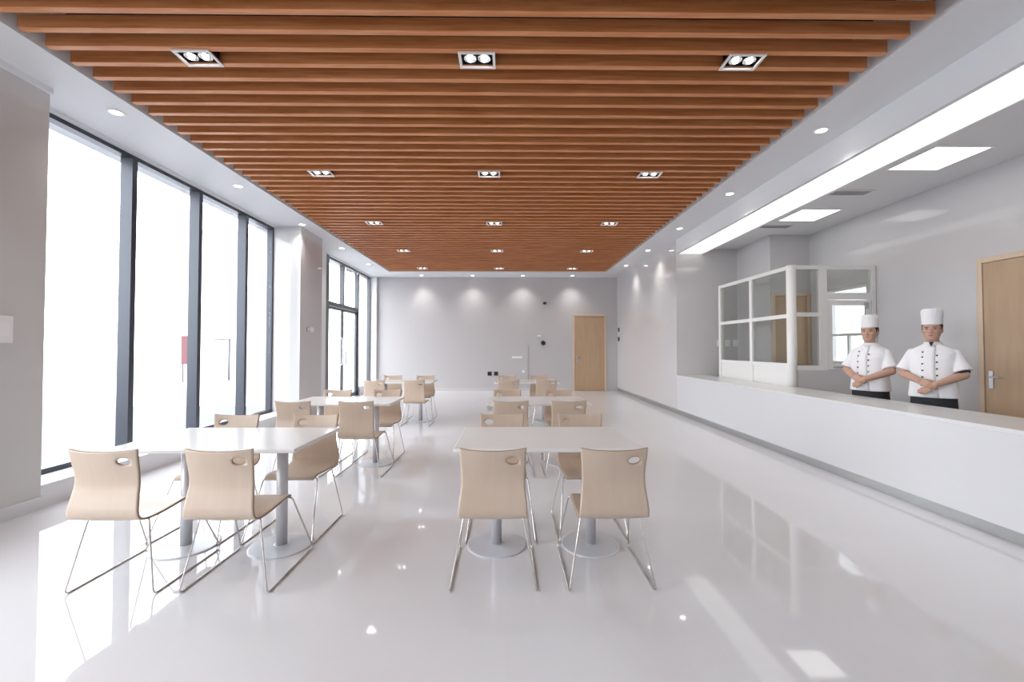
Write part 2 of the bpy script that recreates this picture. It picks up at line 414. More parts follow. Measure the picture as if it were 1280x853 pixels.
V(d1, bm, M['frame_far'], 'door_frame'); V(d1, B(XW-0.06, XW+0.10, 12.90, 13.93, 0, 0.25), M['white'], 'sill')
for a, b, z0, z1 in ((10.60, 11.66, 2.56, ZC-0.08), (11.74, 12.80, 2.56, ZC-0.08), (12.90, 13.93, 0.25, ZC-0.08)):
    V(d1, B(XW-0.004, XW+0.004, a, b, z0, z1), M['glass'], 'pane')
for a, b in ((10.61, 11.69), (11.71, 12.79)):
    bm = bmesh.new(); box(bm, XW-0.02, XW+0.02, a, a+0.05, 0.01, 2.45); box(bm, XW-0.02, XW+0.02, b-0.05, b, 0.01, 2.45)
    box(bm, XW-0.02, XW+0.02, a+0.05, b-0.05, 0.01, 0.12); box(bm, XW-0.02, XW+0.02, a+0.05, b-0.05, 2.38, 2.45)
    leaf = V(d1, bm, M['frame_far'], 'door_leaf')
    p = obj('pane', B(XW-0.004, XW+0.004, a+0.05, b-0.05, 0.12, 2.38), M['glass'], leaf); p.matrix_parent_inverse = Matrix.Translation(-d1.location); p.matrix_parent_inverse = Matrix.Identity(4)
    hy = b-0.11 if a < 11 else a+0.11
    bm = bmesh.new(); tube(bm, round_path([(XW+0.02, hy, 0.95), (XW+0.07, hy, 0.95), (XW+0.07, hy, 1.65), (XW+0.02, hy, 1.65)], 0.02), 0.015, 10)
    h = obj('handle', bm, M['steel'], leaf)
bm = bmesh.new(); box(bm, XW+0.05, XW+0.10, 11.86, 12.10, 3.50, 3.56); tube(bm, [(XW+0.10, 12.05, 3.53), (XW+0.22, 12.30, 3.53), (XW+0.08, 12.6, 3.54)], 0.012, 8)
V(d1, bm, M['steel'], 'transom_opener')  # chain opener at the transom window
# kitchen window behind the glazed enclosure
w2 = empty('window_2', (XK, 7.2, WZ0)); tag(w2, 'bright window in the kitchen wall seen through the glazed enclosure', 'window', kind='structure')
bm = bmesh.new()
box(bm, XK+0.04, XK+0.10, WY0, WY1, WZ1-0.05, WZ1); box(bm, XK+0.04, XK+0.10, WY0, WY1, WZ0, WZ0+0.05)
box(bm, XK+0.04, XK+0.10, WY0, WY0+0.04, WZ0+0.05, WZ1-0.05); box(bm, XK+0.04, XK+0.10, WY1-0.04, WY1, WZ0+0.05, WZ1-0.05)
box(bm, XK+0.05, XK+0.09, WY0+0.04, WY1-0.04, 1.60, 1.64); box(bm, XK+0.05, XK+0.09, 7.14, 7.18, WZ0+0.05, 1.60)
V(w2, bm, M['upvc'], 'window_frame')
V(w2, B(XK+0.066, XK+0.074, WY0+0.04, WY1-0.04, WZ0+0.05, WZ1-0.05), M['glass'], 'pane')

# ------------------------------------------------------------------ wooden doors
def wood_door(name, loc, rz, w, h, label, handle_side=1):
    e = empty(name, loc, rz)      # local: faces -y, x from 0 to w
    tag(e, label, 'door', kind='structure')
    bm = bmesh.new(); t = 0.06
    box(bm, -t, 0, -0.03, 0.0, 0, h+t); box(bm, w, w+t, -0.03, 0.0, 0, h+t); box(bm, 0, w, -0.03, 0.0, h, h+t)
    obj('door_frame', bm, M['doorframe'], e, bevel=0.004)
    l = obj('door_leaf', B(0.004, w-0.004, -0.018, 0.0, 0.008, h-0.004), M['door'], e, bevel=0.002)
    hx = w-0.07 if handle_side > 0 else 0.07
    bm = bmesh.new(); box(bm, hx-0.022, hx+0.022, -0.028, -0.018, 0.93, 1.13)
    s = -1 if handle_side > 0 else 1
    tube(bm, round_path([(hx, -0.02, 1.06), (hx, -0.065, 1.06), (hx+s*0.12, -0.065, 1.06)], 0.015), 0.009, 10)
    obj('door_handle', bm, M['steel'], l)
    return e
wood_door('door_2', (2.20, YB, 0), 0, 0.97, 2.43, 'pale wooden door in the far wall near the counter-side corner', -1)
wood_door('door_3', (XK, 5.04, 0), -PI/2, 1.0, 2.40, 'wooden door in the kitchen wall beside the chef with the tall hat', -1)
wood_door('door_4', (4.97, 7.98, 0), 0, 0.60, 2.36, 'wooden door seen through the glazed kitchen enclosure', -1)

# ------------------------------------------------------------------ glazed kitchen enclosure
ge = empty('glazed_enclosure', (4.3, 6.53, 0)); tag(ge, 'white framed glass enclosure standing behind the counter in the kitchen', 'glass enclosure')
GX, GY, GZ = 4.34, 6.56, 2.66
bm = bmesh.new(); tube(bm, [(GX+.005, GY, 0.0), (GX+.005, GY, GZ)], 0.066, 24); V(ge, bm, M['upvc'], 'corner_post')
gy = [GY+0.06, 7.60, 8.72]
bm = bmesh.new()
box(bm, GX-0.03, GX+0.03, GY+0.05, 8.76, GZ-0.06, GZ)          # head rail
box(bm, GX-0.03, GX+0.03, GY+0.05, 8.76, 1.86, 1.92)
box(bm, GX-0.03, GX+0.03, GY+0.05, 8.76, 1.10, 1.16)
for y in (7.60, 8.72): box(bm, GX-0.035, GX+0.035, y-0.04, y+0.04, 0, GZ-0.06)
V(ge, bm, M['upvc'], 'side_frame')
V(ge, B(GX-0.015, GX+0.015, GY+0.05, 8.72, 0, 1.10), M['upvc'], 'lower_panel')
for a, b in ((GY+0.05, 7.56), (7.64, 8.68)):
    for z0, z1 in ((1.16, 1.86), (1.92, GZ-0.06)):
        V(ge, B(GX-0.003, GX+0.003, a, b, z0, z1), M['pglass'], 'pane')
bm = bmesh.new()
box(bm, GX+0.06, XK-0.01, GY-0.03, GY+0.03, GZ-0.06, GZ)
for a, b in ((4.76, 4.88), (5.57, 5.63)): box(bm, a, b, GY-0.03, GY+0.03, 1.06, GZ-0.06)
box(bm, GX+0.06, 4.76, GY-0.03, GY+0.03, 1.88, 1.94); box(bm, GX+0.06, 4.76, GY-0.03, GY+0.03, 1.06, 1.13)
box(bm, 4.88, 5.57, GY-0.03, GY+0.03, 2.14, 2.24)
V(ge, bm, M['upvc'], 'front_frame')
for x0, x1, z0, z1 in ((GX+0.06, 4.76, 1.13, 1.88), (GX+0.06, 4.76, 1.94, GZ-0.06), (4.88, 5.57, 2.24, GZ-0.06)):
    V(ge, B(x0, x1, GY-0.003, GY+0.003, z0, z1), M['pglass'], 'pane')
bm = bmesh.new(); x0, x1 = 4.885, 5.565
box(bm, x0, x0+0.07, GY-0.025, GY+0.025, 1.07, 2.13); box(bm, x1-0.07, x1, GY-0.025, GY+0.025, 1.07, 2.13)
box(bm, x0+0.07, x1-0.07, GY-0.025, GY+0.025, 1.07, 1.15); box(bm, x0+0.07, x1-0.07, GY-0.025, GY+0.025, 2.05, 2.13)
sash = V(ge, bm, M['upvc'], 'hinged_sash')
p = obj('pane', B(x0+0.07, x1-0.07, GY-0.003, GY+0.003, 1.15, 2.05), M['pglass'], sash)
bm = bmesh.new(); tube(bm, round_path([(x0+0.09, GY-0.02, 1.11), (x0+0.09, GY-0.06, 1.11), (x0+0.22, GY-0.06, 1.11)], 0.015), 0.012, 10)
obj('handle', bm, M['steel'], sash)
V(ge, B(5.45, 5.50, GY-0.05, GY-0.03, 2.0, 2.09), M['steel'], 'lock_plate')
V(ge, B(GX+0.06, XK-0.01, GY-0.05, GY+0.05, 0.0, 1.06), M['wall'], 'parapet')

# ------------------------------------------------------------------ small wall fittings
def plate(name, x, y, z, w, h, axis, m, label, cat, holes=1, group=None, t=0.012):
    e = empty(name, (x, y, z))
    if axis == 'y-': f = lambda a, b, c, d, t0, t1: B(a, b, -t1, -t0, c, d)
    elif axis == 'x-': f = lambda a, b, c, d, t0, t1: B(-t1, -t0, a, b, c, d)
    else: f = lambda a, b, c, d, t0, t1: B(t0, t1, a, b, c, d)
    obj('cover_plate', f(-w/2, w/2, -h/2, h/2, 0, t), m, e, bevel=0.002)
    for k in range(holes):
        cx = (-w/2 + w*(k+0.5)/holes)
        obj('rocker', f(cx-w/holes*0.28, cx+w/holes*0.28, -h*0.25, h*0.25, t, t+0.004), M['black'] if m is M['black'] else M['ring'], e)
    tag(e, label, cat, group); return e
mpx = YB/541.0
plate('wall_socket', -0.57, YB, 0.56, 0.13, 0.13, 'y-', M['black'], 'small black socket low on the far wall, the one nearer the windows', 'socket')
plate('wall_socket', -0.36, YB, 0.56, 0.13, 0.13, 'y-', M['black'], 'small black socket low on the far wall, the one nearer the door', 'socket')
plate('switch_plate', 0.32, YB, 1.09, 0.34, 0.07, 'y-', M['white'], 'long pale switch plate with four rockers on the far wall', 'switch', 4)
plate('switch_plate', 1.04, YB, 1.79, 0.12, 0.06, 'y-', M['white'], 'tiny pale switch above the round black fitting on the far wall', 'switch')
plate('wall_socket', 0.53, YB, 0.63, 0.09, 0.09, 'y-', M['white'], 'small pale socket low on the far wall beside the cable trunking', 'socket')
plate('switch_plate', XR, 13.9, 1.98, 0.16, 0.13, 'x-', M['black'], 'dark wall switch beside the far corner, upper of two', 'switch')
plate('switch_plate', XR, 13.9, 1.68, 0.16, 0.13, 'x-', M['black'], 'dark wall switch beside the far corner, lower of two', 'switch')
plate('switch_plate', XL, 3.46, 1.55, 0.26, 0.22, 'x+', M['upvc'], 'white square plate with two rockers on the grey pier wall', 'switch', 2)  # pale rectangle on the pier, modelled as a raised plate
plate('switch_plate', -3.9, 8.50, 1.76, 0.09, 0.09, 'x+', M['steel'], 'small grey switch on the column, nearer the windows', 'switch')
plate('switch_plate', -3.9, 8.66, 1.76, 0.16, 0.09, 'x+', M['ring'], 'small white double switch on the column, nearer the glass door', 'switch', 2)
for k, x in enumerate((4.55, 4.72, 4.89)):
    plate('wall_socket', x-0.04, YK, 1.50, 0.11, 0.14, 'y-', M['ring'], f'white socket on the kitchen end wall, {ordn[k]} of three from the counter', 'socket', 1, 'sockets on the kitchen end wall')
bm = bmesh.new(); lathe(bm, [(0.02, 0.0), (0.075, 0.0), (0.08, 0.03), (0.05, 0.07), (0.01, 0.08)], 24)
bmesh.ops.rotate(bm, verts=bm.verts, matrix=Matrix.Rotation(PI/2, 3, 'X'))
o = obj('wall_camera', bm, M['black'], smooth=True); o.location = (1.22, YB, 2.86); o.scale = (.75, .75, .55); tag(o, 'small dark round fitting high on the far wall', 'wall fitting')
bm = bmesh.new(); lathe(bm, [(0.02, 0.0), (0.085, 0.0), (0.09, 0.02), (0.07, 0.05), (0.01, 0.06)], 24)
bmesh.ops.rotate(bm, verts=bm.verts, matrix=Matrix.Rotation(PI/2, 3, 'X'))
o = obj('alarm_button', bm, M['black'], smooth=True); o.location = (1.17, YB+.002, 1.56); o.scale = (.85, .85, .85); tag(o, 'round black fitting at eye height on the far wall between cable strip and door', 'wall fitting')
tag(obj('cable_trunking', B(0.675, 0.695, YB-0.010, YB, 0.10, 1.5), M['steel']), 'thin grey vertical cable strip on the far wall', 'cable strip')

# ------------------------------------------------------------------ chairs
def chair():
    e = empty('dining_chair')
    prof = [(-.350,.822),(-.338,.775),(-.322,.725),(-.310,.675),(-.306,.625),(-.312,.575),(-.322,.525),(-.328,.485),(-.318,.452),(-.285,.432),(-.23,.424),(-.15,.424),(-.06,.430),(.02,.437),(.07,.438),(.105,.430),(.125,.412)]
    hw   = [.190,.186,.182,.180,.181,.186,.192,.196,.198,.198,.197,.196,.195,.194,.192,.188,.180]
    P = [Vector((0, a, b)) for a, b in prof]
    # resample
    nu, nv = 30, 60
    def samp(t):
        x = t*(len(P)-1); i = min(int(x), len(P)-2); f = x-i
        p0, p1, p2, p3 = P[max(i-1,0)], P[i], P[i+1], P[min(i+2, len(P)-1)]
        q = 0.5*((2*p1)+(p2-p0)*f+(2*p0-5*p1+4*p2-p3)*f*f+(3*p1-p0-3*p2+p3)*f**3)
        return q, hw[i]*(1-f)+hw[i+1]*f
    bm = bmesh.new(); g = []
    for j in range(nv+1):
        t = j/nv; q, w = samp(t); row = []
        for i in range(nu+1):
            u = -1+2*i/nu
            back = max(0, 1-t*3.2)
            dy = -0.022*back*(u*u)*-1 - 0.0       # edges of the backrest curl a little toward the sitter
            dz = 0.014*(abs(u)**2.4)*max(0, 1-t*9)  # corners of the top rail rise
            seatdip = -0.006*(1-u*u)*(1 if 0.55 < t < 0.95 else 0)
            row.append(bm.verts.new((u*w, q.y+dy, q.z+dz+seatdip)))
        g.append(row)
    # handle hole: local frame x and z on the backrest
    hx, hz, ha, hb = 0.112, 0.765, 0.036, 0.022
    for j in range(nv):
        for i in range(nu):
            vs = [g[j][i], g[j][i+1], g[j+1][i+1], g[j+1][i]]
            c = sum((v.co for v in vs), Vector())/4
            if c.z > 0.70 and ((c.x-hx)/ha)**2 + ((c.z-hz)/hb)**2 < 1.0: continue
            bm.faces.new(vs)
    for ed in [x for x in bm.edges if len(x.link_faces) == 1]:
        for v in ed.verts:
            if v.co.z > 0.72 and abs(v.co.x-hx) < 0.06 and abs(v.co.z-hz) < 0.045:
                dx, dz = (v.co.x-hx)/ha, (v.co.z-hz)/hb; r = math.hypot(dx, dz)
                if 0.3 < r < 1.7: v.co.x = hx+dx/r*ha; v.co.z = hz+dz/r*hb
    bmesh.ops.delete(bm, geom=[v for v in bm.verts if not v.link_faces], context='VERTS')
    for f in bm.faces: f.smooth = True
    o = obj('shell', bm, [M['chair'], M['edge']], e)
    for p in o.data.polygons: p.use_smooth = True
    s = o.modifiers.new('thick', 'SOLIDIFY'); s.thickness = 0.011; s.offset = 0; s.material_offset_rim = 1
    r = 0.005
    for sx in (-1, 1):
        path = round_path([(sx*.165, -.215, .408), (sx*.175, -.225, .402), (sx*.250, -.280, r), (sx*.250, .300, r), (sx*.200, .100, .415), (sx*.165, .085, .420)], 0.035)
        bm = bmesh.new(); tube(bm, path, r, 8); obj('sled_leg', bm, M['chrome'], e)
    bm = bmesh.new(); tube(bm, [(-.166, -.215, .408), (.166, -.215, .408)], r, 8); obj('rear_crossbar', bm, M['chrome'], e)
    bm = bmesh.new(); tube(bm, [(-.166, .085, .4195), (.166, .085, .4195)], r, 8); obj('front_crossbar', bm, M['chrome'], e)
    for sx in (-1, 1):
        bm = bmesh.new(); tube(bm, [(sx*.12, -.215, .408), (sx*.12, .085, .4195)], r, 8); obj('seat_rail', bm, M['chrome'], e)
    return e
ch0 = chair(); chn = [0]
def put_chair(x, y, rz, label, grp):
    o = ch0 if chn[0] == 0 else copy_tree(ch0); chn[0] += 1
    o.location = (x, y, 0); o.rotation_euler = (0, 0, rz); tag(o, label, 'chair', grp)

# ------------------------------------------------------------------ tables
def table():
    e = empty('dining_table')
    bm = bmesh.new(); W, D, R = .60, .378, 0.02
    obj('tabletop', box(bm, -W, W, -D, D, .740, .765), M['top'], e, bevel=0.006)
    obj('under_frame', B(-.42, .42, -.05, .05, .715, .7395), M['steel'], e)
    for s in (-1, 1):
        bm = bmesh.new(); lathe(bm, [(.210, 0), (.210, .006), (.202, .010), (.05, .014), (.042, .016)], 56, (s*.335, 0, 0))
        b = obj('pedestal_base', bm, M['base'], e, smooth=False)
        bm = bmesh.new(); lathe(bm, [(.037, .0145), (.037, .714)], 28, (s*.335, 0, 0))
        obj('post', bm, M['post'], b, smooth=False)
        for p in b.children[0].data.polygons: p.use_smooth = len(p.vertices) == 4
    return e
t0 = table()
rows = [('front', 3.11, 2.78, 3.40), ('middle', 5.30, 4.97, 5.59), ('rear', 8.31, 7.98, 8.66)]
near = {('w', 0): (-2.25, -1.61), ('w', 1): (-2.28, -1.61), ('w', 2): (-2.34, -1.64), ('c', 0): (-.08, .605), ('c', 1): (.04, .66), ('c', 2): (.02, .69)}
far = {('w', 0): (-2.30, -1.63), ('w', 1): (-2.30, -1.63), ('w', 2): (-2.36, -1.69), ('c', 0): (-.045, .625), ('c', 1): (.0, .70), ('c', 2): (-.01, .66)}
for side, tx, sn in (('w', -1.93, 'window-side'), ('c', .26, 'counter-side')):
    for i, (rn, ty, ny, fy) in enumerate(rows):
        cx = tx + (0.10 if side == 'c' and i else 0) - (0.06 if side == 'w' and i == 2 else 0)
        t = t0 if (side == 'w' and i == 0) else copy_tree(t0)
        t.location = (cx, ty, 0)
        tag(t, f'white rectangular two-pedestal table, {rn} one in the {sn} row', 'table', 'white canteen tables')
        for j in range(2):
            where = ('window end' if j == 0 else 'aisle end') if side == 'w' else ('aisle end' if j == 0 else 'counter end')
            x, r = near[(side, i)][j], 0
            put_chair(x, ny, r, f'beige plywood chair on the viewer\'s side of the {rn} {sn} table, {where}', 'beige plywood chairs at the tables')
            x, r = far[(side, i)][j], 0
            put_chair(x, fy, PI+r, f'beige plywood chair facing the viewer across the {rn} {sn} table, {where}', 'beige plywood chairs at the tables')

# ------------------------------------------------------------------ the two chefs (local: facing +y, right hand on +x)
def capsule(bm, a, b, ra, rb, n=12):
    a = Vector(a); b = Vector(b); d = (b-a); L = d.length; d.normalize()
    pts = []; rr = []
    for k in range(4):
        t = k/4*PI/2; pts.append(a - d*ra*math.cos(t)); rr.append(max(ra*math.sin(t), ra*0.12))
    pts += [a, b]; rr += [ra, rb]
    for k in range(1, 5):
        t = k/4*PI/2; pts.append(b + d*rb*math.sin(t)); rr.append(max(rb*math.cos(t), rb*0.12))
    # direction is constant so build rings directly
    u = d.orthogonal().normalized(); v = d.cross(u); rings = []
    for p, r in zip(pts, rr):
        rings.append([bm.verts.new(p + (u*math.cos(2*PI*k/n)+v*math.sin(2*PI*k/n))*r) for k in range(n)])
    for i in range(len(rings)-1):
        for k in range(n): bm.faces.new([rings[i][k], rings[i][(k+1) % n], rings[i+1][(k+1) % n], rings[i+1][k]])
    bm.faces.new(rings[0][::-1]); bm.faces.new(rings[-1])

def loft(bm, rings, n=28, pw=2.3):
    """rings of (z, cx, cy, rx, ry), superellipse sections"""
    R = []
    for z, cx, cy, rx, ry in rings:
        row = []
        for k in range(n):
            a = 2*PI*k/n; c, s = math.cos(a), math.sin(a)
            row.append(bm.verts.new((cx+rx*math.copysign(abs(c)**(2/pw), c), cy+ry*math.copysign(abs(s)**(2/pw), s), z)))
        R.append(row)
    for i in range(len(R)-1):
        for k in range(n): bm.faces.new([R[i][k], R[i][(k+1) % n], R[i+1][(k+1) % n], R[i+1][k]])
    bm.faces.new(R[0][::-1]); bm.faces.new(R[-1])

def remesh(o, vox, it=3):
    bmc = o
    m = o.modifiers.new('remesh', 'REMESH'); m.mode = 'VOXEL'; m.voxel_size = vox; m.use_smooth_shade = True
    s = o.modifiers.new('smooth', 'SMOOTH'); s.factor = 0.5; s.iterations = it
    return o

def hand(bm, w, d, nrm, thumb, curl):
    """w wrist, d pointing direction, nrm out of the back of the hand, thumb the thumb side"""
    w = Vector(w); d = Vector(d).normalized(); nrm = Vector(nrm); nrm = (nrm - d*nrm.dot(d)).normalized()
    t = d.cross(nrm).normalized(); t = t if t.dot(Vector(thumb)) > 0 else -t
    for k in range(4):       # metacarpals make the palm
        off = (0.027-0.018*k)
        base = w + t*off*0.6; kn = w + d*(0.088-0.004*abs(k-1)) + t*off
        capsule(bm, base, kn, 0.015, 0.0115, 10)
        L = [0.040, 0.044, 0.041, 0.032][k]; p = kn; ang = curl*0.5
        for s in range(3):
            dd = (d*math.cos(ang) - nrm*math.sin(ang)).normalized()
            q = p + dd*L*(1, 0.68, 0.52)[s]; capsule(bm, p, q, 0.0092-0.0008*s, 0.0086-0.0008*s, 8); p = q; ang += curl*(0.9, 0.7, 0)[s]
    b = w + d*0.022 + t*0.022 - nrm*0.006; m1 = b + d*0.030 + t*0.026 - nrm*0.012; m2 = m1 + d*0.030 + t*0.008 - nrm*0.008; m3 = m2 + d*0.022 - t*0.002 - nrm*0.006
    capsule(bm, b, m1, 0.016, 0.012, 10); capsule(bm, m1, m2, 0.011, 0.0098, 8); capsule(bm, m2, m3, 0.0098, 0.0088, 8)

def make_chef(loc, facing, label, hat_h, hat_r, head_turn=0.0, mirror=False, dark_sleeve=False):
    e = empty('person', loc, facing)
    S = -1 if mirror else 1
    def X(p): return (S*p[0], p[1], p[2])
    # ---- body, one continuous surface
    bm = bmesh.new()
    loft(bm, [(.84,0,0,.155,.105),(.94,0,0,.165,.115),(1.04,0,.005,.150,.108),(1.16,0,.005,.158,.112),(1.28,0,0,.172,.112),(1.36,0,-.004,.165,.095),(1.41,0,-.01,.10,.07),(1.44,0,-.01,.062,.058)])
    capsule(bm, (0, -.008, 1.40), (0, .008, 1.53), .058, .054, 16)
    # head
    ct_, st_ = math.cos(head_turn), math.sin(head_turn)
    hb = bmesh.new()
    loft(hb, [(1.475,0,.045,.028,.026),(1.486,0,.038,.046,.046),(1.505,0,.026,.058,.066),(1.53,0,.016,.066,.080),(1.56,0,.006,.071,.088),(1.60,0,0,.075,.092),(1.64,0,-.003,.076,.094),(1.675,0,-.005,.070,.088),(1.70,0,-.006,.055,.068),(1.715,0,-.006,.030,.038)], pw=2.15)
    ellipsoid(hb, (0, .099, 1.566), (.013, .017, .014)); capsule(hb, (0, .088, 1.605), (0, .101, 1.572), .008, .011, 10)
    for s in (-1, 1):
        ellipsoid(hb, (s*.011, .096, 1.562), (.009, .010, .008))
        ellipsoid(hb, (s*.030, .086, 1.617), (.022, .010, .007))                 # brow ridge
        ellipsoid(hb, (s*.042, .064, 1.575), (.022, .022, .020))                # cheek
        ellipsoid(hb, (s*.079, -.004, 1.588), (.008, .018, .031))               # ear
    ellipsoid(hb, (0, .087, 1.535), (.022, .012, .006)); ellipsoid(hb, (0, .085, 1.526), (.019, .012, .006)); ellipsoid(hb, (0, .076, 1.495), (.020, .018, .014))
    bmesh.ops.rotate(hb, verts=hb.verts, cent=(0, 0, 0), matrix=Matrix.Rotation(head_turn, 3, 'Z'))
    tmp = bpy.data.meshes.new('tmp'); hb.to_mesh(tmp); hb.free(); bm.from_mesh(tmp); bpy.data.meshes.remove(tmp)
    # arms
    sR, eR, wR = (.162, -.005, 1.335), (.238, .045, 1.120), (.080, .225, 1.050)
    sL, eL, wL = (-.162, -.005, 1.335), (-.238, .045, 1.120), (-.050, .232, 1.020)
    for s_, e_, w_ in ((sR, eR, wR), (sL, eL, wL)):
        capsule(bm, X(s_), X(e_), .054, .043, 16)
        mid = Vector(e_).lerp(Vector(w_), .35)
        capsule(bm, X(e_), X(mid), .042, .043, 16); capsule(bm, X(mid), X(w_), .043, .0285, 16)
    hand(bm, X(wR), (S*-.86, .30, -.30), (S*.25, .8, .55), (0, 0, 1), 0.75)
    hand(bm, X(wL), (S*.80, .05, -.58), (0, 1, .1), (S*.5, 0, .6), 0.42)
    # legs
    for s in (-1, 1):
        capsule(bm, (s*.09, 0, .86), (s*.10, .01, .48), .088, .058, 16); capsule(bm, (s*.10, .01, .48), (s*.105, -.01, .09), .056, .038, 16)
        capsule(bm, (s*.105, -.03, .06), (s*.115, .12, .045), .036, .032, 12)
    body = remesh(obj('body', bm, M['skin'], e, smooth=True), 0.0055, 2)
    hr = Matrix.Rotation(head_turn, 4, 'Z')
    # ---- hair, eyes, brows, lips
    bm = bmesh.new()
    loft(bm, [(1.555,0,-.045,.068,.056),(1.60,0,-.030,.081,.076),(1.64,0,-.012,.083,.092),(1.68,0,-.008,.078,.094),(1.705,0,-.006,.060,.075)], pw=2.2)
    for s in (-1, 1): box(bm, s*.070-.008, s*.070+.008, .012, .030, 1.595, 1.65)
    bmesh.ops.rotate(bm, verts=bm.verts, cent=(0, 0, 0), matrix=hr.to_3x3())
    obj('hair', bm, M['hair'], e, smooth=True)
    for s in (-1, 1):
        bm = bmesh.new(); ellipsoid(bm, (s*.030, .0835, 1.600), (.0135, .006, .0045)); bmesh.ops.rotate(bm, verts=bm.verts, cent=(0, 0, 0), matrix=hr.to_3x3())
        obj('eye', bm, M['eye'], e, smooth=True)
        bm = bmesh.new(); ellipsoid(bm, (s*.031, .0925, 1.620), (.020, .006, .0038)); bmesh.ops.rotate(bm, verts=bm.verts, cent=(0, 0, 0), matrix=hr.to_3x3())
        obj('eyebrow', bm, M['hair'], e, smooth=True)
    bm = bmesh.new(); ellipsoid(bm, (0, .0925, 1.531), (.021, .009, .0065)); bmesh.ops.rotate(bm, verts=bm.verts, cent=(0, 0, 0), matrix=hr.to_3x3())
    obj('lips', bm, M['lips'], e, smooth=True)
    # ---- jacket with short wide sleeves
    bm = bmesh.new()
    loft(bm, [(.875,0,.008,.200,.150),(.90,0,.008,.200,.150),(.98,0,.008,.192,.145),(1.08,0,.008,.182,.138),(1.18,0,.008,.184,.138),(1.28,0,.004,.192,.134),(1.34,0,0,.190,.116),(1.375,0,-.004,.176,.098),(1.400,0,-.006,.145,.084),(1.425,0,-.008,.100,.072),(1.445,0,-.008,.072,.064)], n=36, pw=2.5)
    for s_, e_ in ((sR, eR), (sL, eL)):
        a = Vector(X(s_)); b = Vector(X(e_)); d = (b-a).normalized()
        capsule(bm, a, a.lerp(b, .45), .058, .064, 18)
        end = a.lerp(b, .84)
        pts = [a.lerp(b, .2), a.lerp(b, .5), end]; tube(bm, pts, [.060, .067, .078], 18)
    j = remesh(obj('chef_jacket', bm, M['jacket'], e, smooth=True), 0.007, 3)
    # crossed front flap, collar, buttons
    def surf_y(x, z):   # front of the jacket
        T = [(.875,.200,.150,.008),(.98,.192,.145,.008),(1.08,.182,.138,.008),(1.18,.184,.138,.008),(1.28,.192,.134,.004),(1.34,.186,.118,0),(1.385,.165,.098,-.004),(1.415,.120,.080,-.006),(1.44,.08,.068,-.008)]
        for q in range(len(T)-1):
            if T[q][0] <= z <= T[q+1][0]:
                f = (z-T[q][0])/(T[q+1][0]-T[q][0]); rx, ry, cy = [T[q][k]*(1-f)+T[q+1][k]*f for k in (1, 2, 3)]
                u = min(abs(x)/rx, .99); return cy + ry*(1-u**2.5)**(1/2.5)
        return .13
    bm = bmesh.new(); rowsv = []
    zz = [.88, .96, 1.04, 1.12, 1.20, 1.28, 1.34, 1.39, 1.42]
    for z in zz:
        xr = .075 if z < 1.30 else .075 - (z-1.30)*0.42; xl = -.035 - max(0, 1.1-z)*.15
        rowsv.append([bm.verts.new((S*x, surf_y(x, z)+.003, z)) for x in (xl, xl*.4+xr*.6*.2, xr*.5, xr)])
    for i in range(len(zz)-1):
        for k in range(3): bm.faces.new([rowsv[i][k], rowsv[i][k+1], rowsv[i+1][k+1], rowsv[i+1][k]])
    fl = obj('front_flap', bm, M['jacket'], j, smooth=True); md = fl.modifiers.new('t', 'SOLIDIFY'); md.thickness = 0.006; md.offset = 0
    bm = bmesh.new(); lathe(bm, [(.064, 1.425), (.076, 1.425), (.070, 1.462), (.066, 1.462)], 28, (0, -.004, 0))
    obj('collar', bm, M['jacket'], j, smooth=True)
    if dark_sleeve:
        bm = bmesh.new(); v = [bm.verts.new(p) for p in ((-.020, .066, 1.462), (.020, .066, 1.462), (0, .093, 1.415), (-.020, .045, 1.462), (.020, .045, 1.462), (0, .05, 1.415))]
        for f in ((0,1,2),(5,4,3),(0,3,4,1),(1,4,5,2),(2,5,3,0)): bm.faces.new([v[k] for k in f])
        obj('undershirt', bm, M['trouser'], e)
    for cx0, zs in ((-.05, (1.32, 1.25, 1.18, 1.11)), (.062, (1.355, 1.30, 1.23, 1.16, 1.09))):
        for z in zs:
            bm = bmesh.new(); ellipsoid(bm, (S*cx0, surf_y(cx0, z)+.006, z), (.0085, .006, .0085), n=12); obj('button', bm, M['black'], j, smooth=True)
    # ---- dark apron / trousers and shoes
    bm = bmesh.new()
    loft(bm, [(.55,0,.01,.190,.135),(.75,0,.008,.188,.138),(.90,0,.008,.180,.130)], n=36, pw=2.5)
    for s in (-1, 1): tube(bm, [(s*.10, 0, .70), (s*.105, 0, .40), (s*.11, -.01, .09)], [.095, .078, .066], 18)
    remesh(obj('trousers', bm, M['trouser'], e, smooth=True), 0.01, 2)
    for s in (-1, 1):
        bm = bmesh.new(); loft(bm, [(0,s*.115,.035,.045,.135),(.03,s*.115,.035,.047,.137),(.06,s*.112,.02,.046,.115),(.10,s*.108,-.01,.045,.06)], n=24)
        obj('shoe', bm, M['black'], e, smooth=True)
    # ---- toque
    bm = bmesh.new(); n = 64; rings = []
    prof = [(.080, 1.652), (.084, 1.654), (.0845, 1.67), (.085, 1.70), (.086, 1.715), (hat_r*.97, 1.715+hat_h*.25), (hat_r, 1.715+hat_h*.62), (hat_r*.96, 1.715+hat_h*.88), (hat_r*.80, 1.715+hat_h*.99), (hat_r*.4, 1.715+hat_h), (.004, 1.715+hat_h*.98)]
    for i, (r, z) in enumerate(prof):
        row = []
        for k in range(n):
            a = 2*PI*k/n; pl = 1 + (.022*math.sin(a*16) if 5 <= i <= 8 else 0)
            row.append(bm.verts.new((r*pl*math.cos(a), -.004+r*pl*1.10*math.sin(a), z - (.008*math.sin(a) if i < 3 else 0))))
        rings.append(row)
